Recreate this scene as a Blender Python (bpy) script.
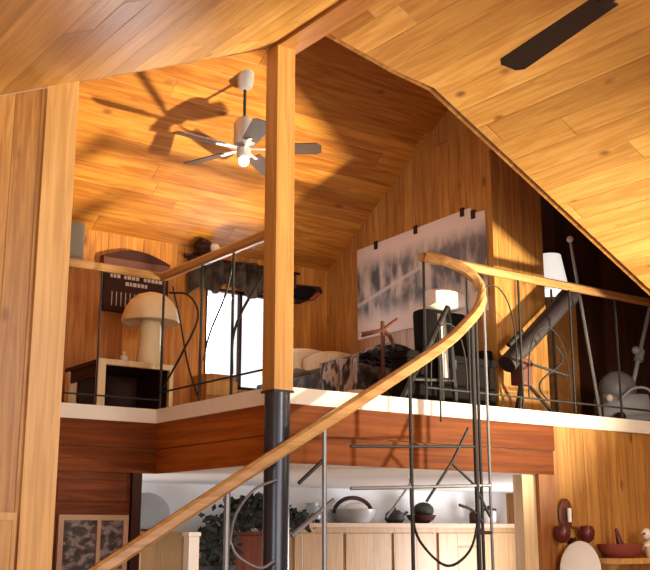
import bpy, bmesh, math, random
from mathutils import Vector, Matrix, noise as mnoise
random.seed(7)
for o in list(bpy.data.objects):
    bpy.data.objects.remove(o)
SC = bpy.context.scene
COL = SC.collection

# ------------------------------------------------------------------ camera, world, light, exposure
cam_d = bpy.data.cameras.new('camera')
cam_d.sensor_fit = 'HORIZONTAL'; cam_d.sensor_width = 36.0
cam_d.lens = 1050.0 / 650.0 * 36.0
cam_d.clip_start = 0.05
cam = bpy.data.objects.new('camera', cam_d); COL.objects.link(cam)
cam.location = (-3.89, -5.83, 1.70)
cam.rotation_euler = (math.radians(90 + 13.2), 0, math.radians(-36.2))
SC.camera = cam

SC.view_settings.view_transform = 'Standard'
SC.view_settings.look = 'None'
SC.view_settings.gamma = 1.0
SC.view_settings.use_curve_mapping = False
SC.view_settings.exposure = -0.26

W = bpy.data.worlds.new('overcast_sky'); SC.world = W
W.use_nodes = True
bg = W.node_tree.nodes['Background']
bg.inputs['Color'].default_value = (0.93, 0.96, 1.0, 1)
bg.inputs['Strength'].default_value = 1.6


def area(name, loc, target, sx, sy, power, col):
    d = bpy.data.lights.new(name, 'AREA'); d.shape = 'RECTANGLE'; d.size = sx; d.size_y = sy
    d.energy = power; d.color = col
    o = bpy.data.objects.new(name, d); COL.objects.link(o); o.location = loc
    o.rotation_euler = (Vector(target) - Vector(loc)).to_track_quat('-Z', 'Y').to_euler()
    return o


# daylight entering by the big rear window, the side window, the kitchen window and the window in the loft, plus one added fill
area('daylight_gable_window', (0.6, -7.85, 3.75), (0.1, 2.2, 3.5), 1.5, 0.9, 215, (1.0, 0.92, 0.76))
area('daylight_rear_window', (-1.6, -7.85, 1.6), (0.3, 0, 3.0), 4.6, 1.8, 185, (1.0, 0.94, 0.84))
area('daylight_side_window', (4.85, -4.1, 1.4), (0.4, 1.2, 4.7), 0.30, 0.30, 135, (1.0, 0.88, 0.62)).data.spread = math.radians(46)
area('daylight_left_window', (-5.4, -4.2, 1.5), (0.3, -0.5, 2.3), 1.5, 1.3, 62, (1.0, 0.96, 0.90))
area('daylight_kitchen_window', (5.3, 1.6, 1.2), (1.5, 2.4, 1.95), 1.2, 1.0, 110, (0.95, 0.97, 1.0))
area('fill_lower_left', (-1.45, 2.6, 1.25), (1.6, 2.4, 2.0), 0.8, 0.8, 42, (0.95, 0.97, 1.0))  # unseen fill lamp added to brighten the left of the lower ceiling
area('daylight_loft_window', (1.44, 2.80, 3.53), (0.2, 0.0, 3.9), 0.75, 0.85, 18, (0.95, 0.97, 1.0))

# ------------------------------------------------------------------ materials


def new_mat(name):
    m = bpy.data.materials.new(name); m.use_nodes = True
    nt = m.node_tree
    return m, nt, nt.nodes['Principled BSDF']


class NG:
    def __init__(s, nt): s.nt = nt

    def n(s, t, **kw):
        x = s.nt.nodes.new(t)
        for k, v in kw.items(): setattr(x, k, v)
        return x

    def link(s, a, b): s.nt.links.new(a, b)

    def math(s, op, a, b=None, c=None):
        x = s.n('ShaderNodeMath', operation=op)
        for i, v in enumerate((a, b, c)):
            if v is None: continue
            if isinstance(v, (int, float)): x.inputs[i].default_value = v
            else: s.link(v, x.inputs[i])
        return x.outputs[0]

    def comb(s, x, y, z):
        c = s.n('ShaderNodeCombineXYZ')
        for i, v in enumerate((x, y, z)):
            if isinstance(v, (int, float)): c.inputs[i].default_value = v
            else: s.link(v, c.inputs[i])
        return c.outputs[0]

    def mix(s, f, a, b, blend='MIX'):
        m = s.n('ShaderNodeMix', data_type='RGBA', blend_type=blend)
        for sock, v in ((m.inputs[0], f), (m.inputs[6], a), (m.inputs[7], b)):
            if isinstance(v, (int, float)): sock.default_value = v
            elif isinstance(v, tuple): sock.default_value = (*v, 1) if len(v) == 3 else v
            else: s.link(v, sock)
        return m.outputs[2]

    def ramp(s, f, stops):
        r = s.n('ShaderNodeValToRGB'); e = r.color_ramp.elements
        while len(e) < len(stops): e.new(0.5)
        for i, (p, c) in enumerate(stops):
            e[i].position = p; e[i].color = (*c, 1)
        s.link(f, r.inputs[0]); return r.outputs[0]

    def smooth(s, v, a, b):
        r = s.n('ShaderNodeMapRange', interpolation_type='SMOOTHSTEP')
        r.inputs[1].default_value = a; r.inputs[2].default_value = b
        s.link(v, r.inputs[0]); return r.outputs[0]


def plank_mat(name, across, along, width, light, dark, knot=(0.16, 0.05, 0.015), tint=0.35, length=2.4,
              rough=0.42, knots=0.5, groove=0.55, gw=0.03):
    m, nt, b = new_mat(name); g = NG(nt)
    tc = g.n('ShaderNodeTexCoord'); sp = g.n('ShaderNodeSeparateXYZ')
    g.link(tc.outputs['Object'], sp.inputs[0])
    A = sp.outputs['XYZ'.index(across)]; L = sp.outputs['XYZ'.index(along)]
    q = g.math('DIVIDE', A, width)
    row = g.math('FLOOR', q); fr = g.math('FRACT', q)
    w1 = g.n('ShaderNodeTexWhiteNoise', noise_dimensions='1D'); g.link(row, w1.inputs['W'])
    off = g.math('MULTIPLY', w1.outputs[0], 7.3)
    l2 = g.math('DIVIDE', g.math('ADD', L, off), length)
    seg = g.math('FLOOR', l2); lf = g.math('FRACT', l2)
    w2 = g.n('ShaderNodeTexWhiteNoise', noise_dimensions='2D'); g.link(g.comb(row, seg, 0), w2.inputs['Vector'])
    rnd = w2.outputs[0]
    vec = g.comb(g.math('MULTIPLY', L, 0.9), g.math('MULTIPLY', A, 13.0), g.math('MULTIPLY', rnd, 40.0))
    nz = g.n('ShaderNodeTexNoise'); g.link(vec, nz.inputs['Vector'])
    nz.inputs['Scale'].default_value = 1.6; nz.inputs['Detail'].default_value = 4; nz.inputs['Distortion'].default_value = 1.2
    base = g.mix(g.smooth(nz.outputs[0], 0.3, 0.72), dark, light)
    tr = g.math('ADD', g.math('MULTIPLY', rnd, tint), 1.0 - tint * 0.62)
    base = g.mix(1.0, base, g.comb(tr, g.math('POWER', tr, 1.25), g.math('POWER', tr, 1.5)), 'MULTIPLY')
    # knots
    kv = g.comb(g.math('MULTIPLY', L, 2.3), g.math('MULTIPLY', A, 5.0), g.math('MULTIPLY', rnd, 30.0))
    vo = g.n('ShaderNodeTexVoronoi', voronoi_dimensions='3D'); g.link(kv, vo.inputs['Vector']); vo.inputs['Scale'].default_value = 1.0
    vs = g.n('ShaderNodeSeparateColor'); g.link(vo.outputs['Color'], vs.inputs[0])
    sel = g.math('GREATER_THAN', vs.outputs[0], 1.0 - knots)
    kd = g.math('SUBTRACT', 1.0, g.smooth(vo.outputs['Distance'], 0.03, 0.17))
    base = g.mix(g.math('MULTIPLY', g.math('MULTIPLY', kd, sel), 0.8), base, knot)
    # joints between boards
    edge = g.math('MINIMUM', fr, g.math('SUBTRACT', 1.0, fr))
    ed = g.math('SUBTRACT', 1.0, g.smooth(edge, 0.0, gw))
    le = g.math('MINIMUM', lf, g.math('SUBTRACT', 1.0, lf))
    led = g.math('SUBTRACT', 1.0, g.smooth(le, 0.0, 0.003))
    joint = g.math('MAXIMUM', ed, led)
    base = g.mix(g.math('MULTIPLY', joint, groove), base, tuple(c * 0.35 for c in dark))
    g.link(base, b.inputs['Base Color'])
    b.inputs['Roughness'].default_value = rough
    bp = g.n('ShaderNodeBump'); bp.inputs['Strength'].default_value = 0.35; bp.inputs['Distance'].default_value = 0.006
    g.link(g.math('SUBTRACT', g.math('MULTIPLY', nz.outputs[0], 0.25), joint), bp.inputs['Height'])
    g.link(bp.outputs[0], b.inputs['Normal'])
    return m


def wood_mat(name, light, dark, axis='Z', rough=0.4, scale=1.0):
    m, nt, b = new_mat(name); g = NG(nt)
    tc = g.n('ShaderNodeTexCoord'); mp = g.n('ShaderNodeMapping')
    g.link(tc.outputs['Object'], mp.inputs[0])
    mp.inputs['Scale'].default_value = tuple((0.8 if a == axis else 16.0) * scale for a in 'XYZ')
    nz = g.n('ShaderNodeTexNoise'); nz.inputs['Scale'].default_value = 1.5; nz.inputs['Detail'].default_value = 4
    nz.inputs['Distortion'].default_value = 0.8
    g.link(mp.outputs[0], nz.inputs['Vector'])
    g.link(g.mix(g.smooth(nz.outputs[0], 0.3, 0.7), dark, light), b.inputs['Base Color'])
    b.inputs['Roughness'].default_value = rough
    return m


def plain(name, col, rough=0.6, metal=0.0, var=0.15, scale=18.0, bump=0.0, coat=0.0):
    m, nt, b = new_mat(name); g = NG(nt)
    tc = g.n('ShaderNodeTexCoord'); nz = g.n('ShaderNodeTexNoise')
    nz.inputs['Scale'].default_value = scale; nz.inputs['Detail'].default_value = 3
    g.link(tc.outputs['Object'], nz.inputs['Vector'])
    lo = tuple(max(0, c * (1 - var)) for c in col); hi = tuple(min(1, c * (1 + var)) for c in col)
    g.link(g.mix(nz.outputs[0], lo, hi), b.inputs['Base Color'])
    b.inputs['Roughness'].default_value = rough; b.inputs['Metallic'].default_value = metal
    b.inputs['Coat Weight'].default_value = coat
    if bump:
        bp = g.n('ShaderNodeBump'); bp.inputs['Strength'].default_value = bump
        g.link(nz.outputs[0], bp.inputs['Height']); g.link(bp.outputs[0], b.inputs['Normal'])
    return m


def blotch(name, stops, scale=6.0, rough=0.8, stretch=(1, 1, 1), detail=3.0):
    m, nt, b = new_mat(name); g = NG(nt)
    tc = g.n('ShaderNodeTexCoord'); mp = g.n('ShaderNodeMapping'); g.link(tc.outputs['Object'], mp.inputs[0])
    mp.inputs['Scale'].default_value = stretch
    nz = g.n('ShaderNodeTexNoise'); nz.inputs['Scale'].default_value = scale; nz.inputs['Detail'].default_value = detail
    g.link(mp.outputs[0], nz.inputs['Vector'])
    g.link(g.ramp(nz.outputs[0], stops), b.inputs['Base Color']); b.inputs['Roughness'].default_value = rough
    return m


PL, PD = (0.58, 0.30, 0.08), (0.38, 0.155, 0.032)
M = {}
M['ceil_y'] = plank_mat('pine_ceiling_boards', 'X', 'Y', 0.17, (0.76, 0.43, 0.125), (0.58, 0.28, 0.065), tint=0.45, length=3.4, knots=0.42, groove=0.35, rough=0.34)
M['ceil_x'] = plank_mat('pine_loft_ceiling_boards', 'Y', 'X', 0.15, (0.64, 0.275, 0.045), (0.42, 0.135, 0.017), tint=0.45, length=3.6, knots=0.5, groove=0.35)
M['wall_x'] = plank_mat('pine_wall_boards', 'X', 'Z', 0.16, PL, PD, tint=0.35, length=6.0, knots=0.35)
M['wall_y'] = plank_mat('pine_side_wall_boards', 'Y', 'Z', 0.16, PL, PD, tint=0.35, length=6.0, knots=0.35)
M['wall_back'] = plank_mat('pine_loft_wall_boards', 'X', 'Z', 0.18, (0.62, 0.26, 0.042), (0.40, 0.13, 0.018), tint=0.3, length=6.0)
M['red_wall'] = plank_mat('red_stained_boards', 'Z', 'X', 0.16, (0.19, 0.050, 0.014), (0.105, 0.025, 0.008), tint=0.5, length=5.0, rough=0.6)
M['dark_wall'] = plank_mat('dark_red_brown_boards', 'X', 'Z', 0.17, (0.10, 0.032, 0.016), (0.045, 0.014, 0.008), tint=0.9, length=6.0, knots=0.2)  # dark red-brown nook boards, tone differing from board to board
M['fascia_x'] = wood_mat('shade_tinted_beam_x', (0.22, 0.055, 0.008), (0.13, 0.028, 0.005), 'X', rough=0.6)  # header wood with shade and colour bleed put into its dark red
M['fascia_y'] = wood_mat('shade_tinted_beam_y', (0.42, 0.125, 0.015), (0.27, 0.066, 0.008), 'Y', rough=0.6)  # same header wood, shade put into the colour more weakly
for _k in ('fascia_x', 'fascia_y', 'red_wall'):
    M[_k].node_tree.nodes['Principled BSDF'].inputs['Specular IOR Level'].default_value = 0.15
M['post'] = wood_mat('pine_post', (0.52, 0.27, 0.075), (0.38, 0.175, 0.042), 'Z')
M['beam'] = wood_mat('pine_beam', (0.50, 0.22, 0.06), (0.36, 0.14, 0.035), 'Y')
M['beam_z'] = wood_mat('brown_jamb', (0.34, 0.13, 0.035), (0.22, 0.075, 0.018), 'Z')
M['trim_z'] = wood_mat('pine_trim', (0.70, 0.40, 0.14), (0.52, 0.27, 0.08), 'Z')
M['rail_x'] = wood_mat('oak_handrail_x', (0.50, 0.28, 0.11), (0.34, 0.165, 0.055), 'X', rough=0.3)
M['rail_y'] = wood_mat('oak_handrail_y', (0.50, 0.28, 0.11), (0.34, 0.165, 0.055), 'Y', rough=0.3)
M['floorw'] = plank_mat('oak_floor_boards', 'X', 'Y', 0.12, (0.42, 0.24, 0.11), (0.28, 0.14, 0.06), tint=0.3)
M['white_trim'] = plain('cream_painted_edge', (0.86, 0.80, 0.72), 0.5, var=0.05)
M['white_paint'] = plain('white_ceiling_paint', (0.80, 0.80, 0.80), 0.8, var=0.03)
M['iron'] = plain('black_wrought_iron', (0.018, 0.016, 0.018), 0.6, 0.1)
M['grey_iron'] = plain('grey_painted_iron', (0.22, 0.22, 0.24), 0.4, 0.5)
M['steel'] = plain('blue_black_steel', (0.05, 0.055, 0.075), 0.28, 0.55, var=0.1)
M['cream'] = plain('cream_ceramic', (0.80, 0.66, 0.42), 0.5, var=0.06)
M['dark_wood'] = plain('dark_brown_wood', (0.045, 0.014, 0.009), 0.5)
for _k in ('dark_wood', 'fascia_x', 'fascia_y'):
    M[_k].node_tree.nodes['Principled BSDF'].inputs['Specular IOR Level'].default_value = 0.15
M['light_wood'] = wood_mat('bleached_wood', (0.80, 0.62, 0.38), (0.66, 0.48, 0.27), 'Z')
M['lettering'] = plain('faded_white_paint', (0.62, 0.52, 0.47), 0.8)
M['grey'] = plain('grey_plastic', (0.20, 0.17, 0.14), 0.6)
M['lgrey'] = plain('light_grey_plastic', (0.34, 0.35, 0.36), 0.35, var=0.1)
M['mgrey'] = plain('mid_grey_plastic', (0.17, 0.165, 0.17), 0.4, var=0.3, scale=9)
M['chrome'] = plain('chrome', (0.75, 0.74, 0.73), 0.2, 1.0, var=0.03)
M['nickel'] = plain('brushed_nickel', (0.62, 0.61, 0.62), 0.38, 0.6, var=0.05)
M['white'] = plain('white_enamel', (0.86, 0.84, 0.82), 0.3, var=0.03)
M['blackfab'] = plain('black_cloth', (0.009, 0.007, 0.007), 0.9, bump=0.2, scale=60)
M['blackfab'].node_tree.nodes['Principled BSDF'].inputs['Specular IOR Level'].default_value = 0.1
M['creamfab'] = plain('cream_cloth', (0.78, 0.62, 0.42), 0.9, bump=0.2, scale=40)
M['pinkfab'] = plain('off_white_cloth', (0.80, 0.70, 0.64), 0.9, bump=0.2, scale=40)
M['redbrown'] = plain('red_brown_wood', (0.13, 0.035, 0.02), 0.5)
M['darkred'] = plain('dark_red_glaze', (0.11, 0.012, 0.012), 0.35)
M['redpaint'] = plain('faded_red_paint', (0.28, 0.06, 0.04), 0.6)
M['bladegrey'] = plain('grey_brown_fan_blade', (0.085, 0.05, 0.035), 0.5)
M['bladedark'] = plain('dark_walnut_fan_blade', (0.025, 0.014, 0.012), 0.5)
M['tube'] = plain('dark_bronze_tube', (0.032, 0.022, 0.026), 0.55)
M['quilt'] = blotch('dark_patterned_quilt', [(0.36, (0.012, 0.010, 0.011)), (0.52, (0.07, 0.055, 0.05)), (0.60, (0.22, 0.18, 0.17)), (0.72, (0.05, 0.04, 0.04))], 9, stretch=(1, 1, 1))
M['throw'] = blotch('black_and_white_throw', [(0.38, (0.03, 0.028, 0.032)), (0.47, (0.10, 0.095, 0.11)), (0.55, (0.55, 0.49, 0.47)), (0.68, (0.35, 0.31, 0.31))], 13, stretch=(1, 1.8, .6))
M['valance'] = blotch('grey_brown_cloth', [(0.35, (0.035, 0.022, 0.018)), (0.5, (0.12, 0.085, 0.06)), (0.65, (0.19, 0.15, 0.12))], 7)
M['leaf'] = blotch('dark_green_leaf', [(0.3, (0.008, 0.012, 0.007)), (0.7, (0.03, 0.035, 0.022))], 12)
M['kitchen'] = plank_mat('pale_pine_cabinet_boards', 'X', 'Z', 0.30, (0.46, 0.285, 0.14), (0.36, 0.21, 0.095), tint=0.12, length=8, knots=0.15, gw=0.02)
M['redcab'] = wood_mat('red_brown_cabinet', (0.20, 0.055, 0.028), (0.11, 0.03, 0.016), 'Z')
M['glass'] = plain('window_pane', (1, 1, 1), 0.0)
_g = M['glass'].node_tree.nodes['Principled BSDF']; _g.inputs['Transmission Weight'].default_value = 1.0; _g.inputs['IOR'].default_value = 1.02
M['redcab'].node_tree.nodes['Principled BSDF'].inputs['Specular IOR Level'].default_value = 0.15
# lit lamp bulb
_m, _nt, _b = new_mat('lit_bulb'); M['bulb'] = _m
_b.inputs['Base Color'].default_value = (1, .9, .75, 1); _b.inputs['Emission Color'].default_value = (1, 0.88, 0.7, 1)
_b.inputs['Emission Strength'].default_value = 4.0


_m, _nt, _b = new_mat('lit_lampshade'); M['lit_shade'] = _m
_b.inputs['Base Color'].default_value = (.85, .83, .8, 1); _b.inputs['Emission Color'].default_value = (1, 0.95, 0.88, 1)
_b.inputs['Emission Strength'].default_value = 0.9


def poster_mat():
    """black-and-white photograph of a snowy shed among trees: pale sky and snow, grey trunks and a long pale roof edge"""
    m, nt, b = new_mat('snowy_woodland_print'); g = NG(nt)
    tc = g.n('ShaderNodeTexCoord'); sp = g.n('ShaderNodeSeparateXYZ'); g.link(tc.outputs['Object'], sp.inputs[0])
    y, z = sp.outputs[1], sp.outputs[2]          # measured from the sheet's own base point
    u = g.math('DIVIDE', g.math('SUBTRACT', 0.93, y), 1.83)
    v = g.math('DIVIDE', z, 0.96)
    nz = g.n('ShaderNodeTexNoise'); nz.inputs['Scale'].default_value = 1.0; nz.inputs['Detail'].default_value = 3
    g.link(g.comb(g.math('MULTIPLY', u, 13.0), g.math('MULTIPLY', v, 2.6), 0), nz.inputs['Vector'])
    n2 = g.n('ShaderNodeTexNoise'); n2.inputs['Scale'].default_value = 4.0; n2.inputs['Detail'].default_value = 4
    g.link(g.comb(u, v, 3.3), n2.inputs['Vector'])
    band = g.math('MULTIPLY', g.smooth(v, 0.10, 0.34), g.math('SUBTRACT', 1.0, g.smooth(v, 0.66, 0.9)))
    t = g.math('ADD', g.math('MULTIPLY', g.smooth(nz.outputs[0], 0.34, 0.62), 0.7), g.math('MULTIPLY', n2.outputs[0], 0.5))
    dk = g.math('MULTIPLY', band, g.math('MINIMUM', t, 1.0))
    col = g.mix(dk, (0.84, 0.73, 0.68), (0.085, 0.10, 0.125))
    d = g.math('ABSOLUTE', g.math('SUBTRACT', v, g.math('ADD', 0.36, g.math('MULTIPLY', u, 0.42))))
    line = g.math('MULTIPLY', g.math('SUBTRACT', 1.0, g.smooth(d, 0.012, 0.03)), g.math('SUBTRACT', 1.0, g.smooth(u, 0.5, 0.6)))
    col = g.mix(g.math('MULTIPLY', line, 0.75), col, (0.66, 0.62, 0.62))
    g.link(col, b.inputs['Base Color']); b.inputs['Roughness'].default_value = 0.5
    return m


M['poster'] = poster_mat()


def photo_mat(name, seed):
    return blotch(name, [(0.36, (0.014, 0.012, 0.014)), (0.5, (0.07, 0.05, 0.05)), (0.6, (0.30, 0.24, 0.25)), (0.75, (0.14, 0.11, 0.11))], 11, 0.4, stretch=(1.0, 1, 1.6))


# ------------------------------------------------------------------ mesh helpers


class MB:
    def __init__(s): s.bm = bmesh.new()

    def box(s, lo, hi, bev=0.0):
        bm = bmesh.new()
        bmesh.ops.create_cube(bm, size=1.0)
        for v in bm.verts:
            v.co = Vector([(lo[i] + hi[i]) / 2 + v.co[i] * (hi[i] - lo[i]) for i in range(3)])
        if bev: bmesh.ops.bevel(bm, geom=bm.edges[:], offset=bev, segments=2, affect='EDGES', profile=0.7)
        return s._add(bm)

    def _add(s, bm, mtx=None):
        if mtx: bm.transform(mtx)
        me = bpy.data.meshes.new('t'); bm.to_mesh(me); bm.free(); s.bm.from_mesh(me); bpy.data.meshes.remove(me)
        return s

    def obox(s, c, size, mtx=None, bev=0.0):
        bm = bmesh.new(); bmesh.ops.create_cube(bm, size=1.0)
        for v in bm.verts: v.co = Vector([v.co[i] * size[i] for i in range(3)])
        if bev: bmesh.ops.bevel(bm, geom=bm.edges[:], offset=bev, segments=2, affect='EDGES', profile=0.7)
        if mtx: bm.transform(mtx.to_4x4())
        bm.transform(Matrix.Translation(Vector(c)))
        return s._add(bm)

    def prism(s, poly, vec):
        """extrude polygon (3-d points) by vec"""
        bm = bmesh.new(); n = len(poly); vec = Vector(vec)
        a = [bm.verts.new(Vector(p)) for p in poly]; b = [bm.verts.new(Vector(p) + vec) for p in poly]
        bm.faces.new(a[::-1]); bm.faces.new(b)
        for i in range(n): bm.faces.new((a[i], a[(i + 1) % n], b[(i + 1) % n], b[i]))
        bmesh.ops.recalc_face_normals(bm, faces=bm.faces[:])
        return s._add(bm)

    def tube(s, pts, r, n=8, r2=None):
        pts = [Vector(p) for p in pts]; bm = bmesh.new(); rings = []
        up = None
        for i, p in enumerate(pts):
            t = (pts[min(i + 1, len(pts) - 1)] - pts[max(i - 1, 0)]).normalized()
            if up is None:
                up = Vector((0, 0, 1)) if abs(t.z) < 0.9 else Vector((1, 0, 0))
            up = (up - t * up.dot(t)).normalized(); sd = t.cross(up)
            rr = r if r2 is None else r + (r2 - r) * i / (len(pts) - 1)
            rings.append([bm.verts.new(p + (up * math.cos(2 * math.pi * k / n) + sd * math.sin(2 * math.pi * k / n)) * rr) for k in range(n)])
        for a, b in zip(rings, rings[1:]):
            for k in range(n): bm.faces.new((a[k], a[(k + 1) % n], b[(k + 1) % n], b[k]))
        bm.faces.new(rings[0][::-1]); bm.faces.new(rings[-1])
        bmesh.ops.recalc_face_normals(bm, faces=bm.faces[:])
        return s._add(bm)

    def sweep(s, pts, w, h):
        """rounded rectangular moulding along a path, section upright"""
        pts = [Vector(p) for p in pts]; bm = bmesh.new(); rings = []
        c = min(w, h) * 0.28
        sec = [(-w/2, -h/2 + c), (-w/2, h/2 - c), (-w/2 + c, h/2), (w/2 - c, h/2), (w/2, h/2 - c), (w/2, -h/2 + c), (w/2 - c, -h/2), (-w/2 + c, -h/2)]
        sd = None
        for i, p in enumerate(pts):
            t = (pts[min(i + 1, len(pts) - 1)] - pts[max(i - 1, 0)]).normalized()
            s2 = t.cross(Vector((0, 0, 1)))
            if sd is None: sd = s2.normalized()
            else:
                if s2.length > 0.15:
                    s2.normalize()
                    if s2.dot(sd) < 0: s2 = -s2
                    sd = (sd * 0.5 + s2 * 0.5)
                sd = (sd - t * sd.dot(t)).normalized()
            u = sd.cross(t).normalized()
            rings.append([bm.verts.new(p + sd * a + u * b) for a, b in sec])
        n = len(sec)
        for a, b in zip(rings, rings[1:]):
            for k in range(n): bm.faces.new((a[k], a[(k + 1) % n], b[(k + 1) % n], b[k]))
        bm.faces.new(rings[0][::-1]); bm.faces.new(rings[-1])
        bmesh.ops.recalc_face_normals(bm, faces=bm.faces[:])
        return s._add(bm)

    def lathe(s, prof, c, n=28, mtx=None, closed=True):
        """prof: list of (radius, height) about z through c"""
        bm = bmesh.new(); rings = []
        for r, z in prof:
            r = max(r, 0.0005)
            rings.append([bm.verts.new((r * math.cos(2 * math.pi * k / n), r * math.sin(2 * math.pi * k / n), z)) for k in range(n)])
        for a, b in zip(rings, rings[1:]):
            for k in range(n): bm.faces.new((a[k], a[(k + 1) % n], b[(k + 1) % n], b[k]))
        if closed: bm.faces.new(rings[0][::-1]); bm.faces.new(rings[-1])
        bmesh.ops.recalc_face_normals(bm, faces=bm.faces[:])
        if mtx: bm.transform(mtx.to_4x4())
        bm.transform(Matrix.Translation(Vector(c)))
        return s._add(bm)

    def ball(s, c, r, mtx=None, seg=16):
        bm = bmesh.new(); bmesh.ops.create_uvsphere(bm, u_segments=seg, v_segments=max(6, seg // 2), radius=1.0)
        rr = r if isinstance(r, (tuple, list)) else (r, r, r)
        for v in bm.verts: v.co = Vector([v.co[i] * rr[i] for i in range(3)])
        if mtx: bm.transform(mtx.to_4x4())
        bm.transform(Matrix.Translation(Vector(c)))
        return s._add(bm)

    def pillow(s, c, size, mtx=None, puff=0.5):
        bm = bmesh.new(); bmesh.ops.create_cube(bm, size=2.0)
        bmesh.ops.subdivide_edges(bm, edges=bm.edges[:], cuts=6, use_grid_fill=True)
        for v in bm.verts:
            x, y, z = v.co
            k = (1 - puff * abs(x) ** 2.5) * (1 - puff * abs(y) ** 2.5)
            v.co = Vector((x * size[0] / 2 * (1 - 0.06 * y * y), y * size[1] / 2 * (1 - 0.06 * x * x), z * size[2] / 2 * max(k, 0.12)))
        if mtx: bm.transform(mtx.to_4x4())
        bm.transform(Matrix.Translation(Vector(c)))
        return s._add(bm)

    def build(s, name, mat, parent=None, smooth=False):
        me = bpy.data.meshes.new(name)
        if parent is not None:
            root = parent
            off = Vector(parent['_o']) if '_o' in parent else Vector((0, 0, 0))
            bmesh.ops.translate(s.bm, verts=s.bm.verts[:], vec=-off)
        s.bm.to_mesh(me); s.bm.free()
        me.materials.append(mat)
        if smooth:
            for p in me.polygons: p.use_smooth = True
            try: me.set_sharp_from_angle(angle=math.radians(40))
            except Exception: pass
        o = bpy.data.objects.new(name, me); COL.objects.link(o)
        if parent is not None: o.parent = parent
        if parent is not None and '_o' in parent: o['_o'] = parent['_o']
        return o


def tag(o, label, cat, group=None):
    o['label'] = label; o['category'] = cat
    if group: o['group'] = group
    return o


def thing(name, label, cat, loc, group=None):
    o = bpy.data.objects.new(name, None); COL.objects.link(o); o.location = loc; o['_o'] = tuple(loc)
    o.empty_display_size = 0.1
    return tag(o, label, cat, group)


def struct(name, mb, mat, smooth=False, parent=None):
    o = mb.build(name, mat, parent, smooth)
    if parent is None: o['kind'] = 'structure'
    return o


def crom(pts, n=8):
    P = [Vector(p) for p in pts]; P = [2 * P[0] - P[1]] + P + [2 * P[-1] - P[-2]]; out = []
    for i in range(1, len(P) - 2):
        a, b, c, d = P[i - 1:i + 3]
        for k in range(n):
            t = k / n
            out.append(0.5 * ((2 * b) + (c - a) * t + (2 * a - 5 * b + 4 * c - d) * t * t + (3 * b - a - 3 * c + d) * t ** 3))
    out.append(P[-2]); return out


def rot(axis, deg): return Matrix.Rotation(math.radians(deg), 3, axis)


# ------------------------------------------------------------------ the room
RIDGE = 5.12
def zl(x): return RIDGE + 0.45 * x            # left slope (x <= 0)
def zr(x): return RIDGE - 0.50 * x            # right slope (x >= 0)
def zo(y): return 6.142 - 0.618 * y           # loft ceiling
XL, XR, YR = -5.6, 5.6, -8.0

struct('floor', MB().box((XL, YR, -0.1), (XR + .4, 4.6, 0.0)), M['floorw'])
struct('ceiling_left', MB().prism([(XL, YR, zl(XL)), (0, YR, RIDGE), (0, -0.02, RIDGE), (XL, -0.02, zl(XL))], (0, 0, 0.12)), M['ceil_y'])
struct('ceiling_right', MB().prism([(x, y, zr(x)) for x, y in [(0, YR), (XR, YR), (XR, -0.745), (0.78, -0.745), (0.57, -0.62), (0.05, -0.41), (0, -0.39)]], (0, 0, 0.12)), M['ceil_y'])
struct('ceiling_loft', MB().prism([(-1.7, -1.0, zo(-1.0)), (5.6, -1.0, zo(-1.0)), (5.6, 3.0, zo(3.0)), (-1.7, 3.0, zo(3.0))], (0, 0, 0.1)), M['ceil_x'])
# gable boards that close the gap between the room's slopes and the higher loft ceiling
b = MB()
gp = [(-1.7, 0.05), (-0.05, 0.05), (0.03, -0.36), (0.57, -0.58), (0.80, -0.70), (5.6, -0.70)]
for (x0, y0), (x1, y1) in zip(gp, gp[1:]):
    z0 = (zl(x0) if x0 < 0 else zr(x0)) + .02; z1 = (zl(x1) if x1 < 0 else zr(x1)) + .02
    b.prism([(x0, y0, z0), (x1, y1, z1), (x1, y1, zo(y1) + .05), (x0, y0, zo(y0) + .05)], (0, 0.03, 0))
struct('wall_gable', b, M['wall_x'])
# gable wall at the left of the opening, with its corner board
struct('wall_left', MB().prism([(XL, 0, 0), (-1.55, 0, 0), (-1.55, 0, zl(-1.55)), (XL, 0, zl(XL))], (0, 0.12, 0)), M['wall_x'])
struct('trim_1', MB().prism([(-1.735, -0.025, 0), (-1.535, -0.025, 0), (-1.535, -0.025, zl(-1.535)), (-1.735, -0.025, zl(-1.735))], (0, 0.155, 0)), M['trim_z'])
struct('wall_loft_left', MB().box((-1.66, 0.13, 0), (-1.54, 2.86, 4.9)), M['wall_y'])
# room behind the camera
b = MB()
b.box((XL, YR - .12, 0), (XR, YR, 0.6)); b.box((XL, YR - .12, 2.6), (XR, YR, 5.2))
b.box((XL, YR - .12, 0.6), (-4.2, YR, 2.6)); b.box((1.2, YR - .12, 0.6), (XR, YR, 2.6))
struct('wall_rear', b, M['wall_x'])
b = MB()
b.box((XL - .12, YR, 0), (XL, -5.1, 2.7)); b.box((XL - .12, -3.3, 0), (XL, 0.12, 2.7)); b.box((XL - .12, -5.1, 0), (XL, -3.3, 0.8)); b.box((XL - .12, -5.1, 2.2), (XL, -3.3, 2.7))
struct('wall_side', b, M['wall_y'])
b = MB()
b.box((XR, YR, 0), (XR + .12, -4.6, 2.7)); b.box((XR, -3.6, 0), (XR + .12, 4.5, 6.0)); b.box((XR, -4.6, 0), (XR + .12, -3.6, 0.9)); b.box((XR, -4.6, 1.9), (XR + .12, -3.6, 2.7))
struct('wall_right', b, M['wall_y'])

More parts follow.
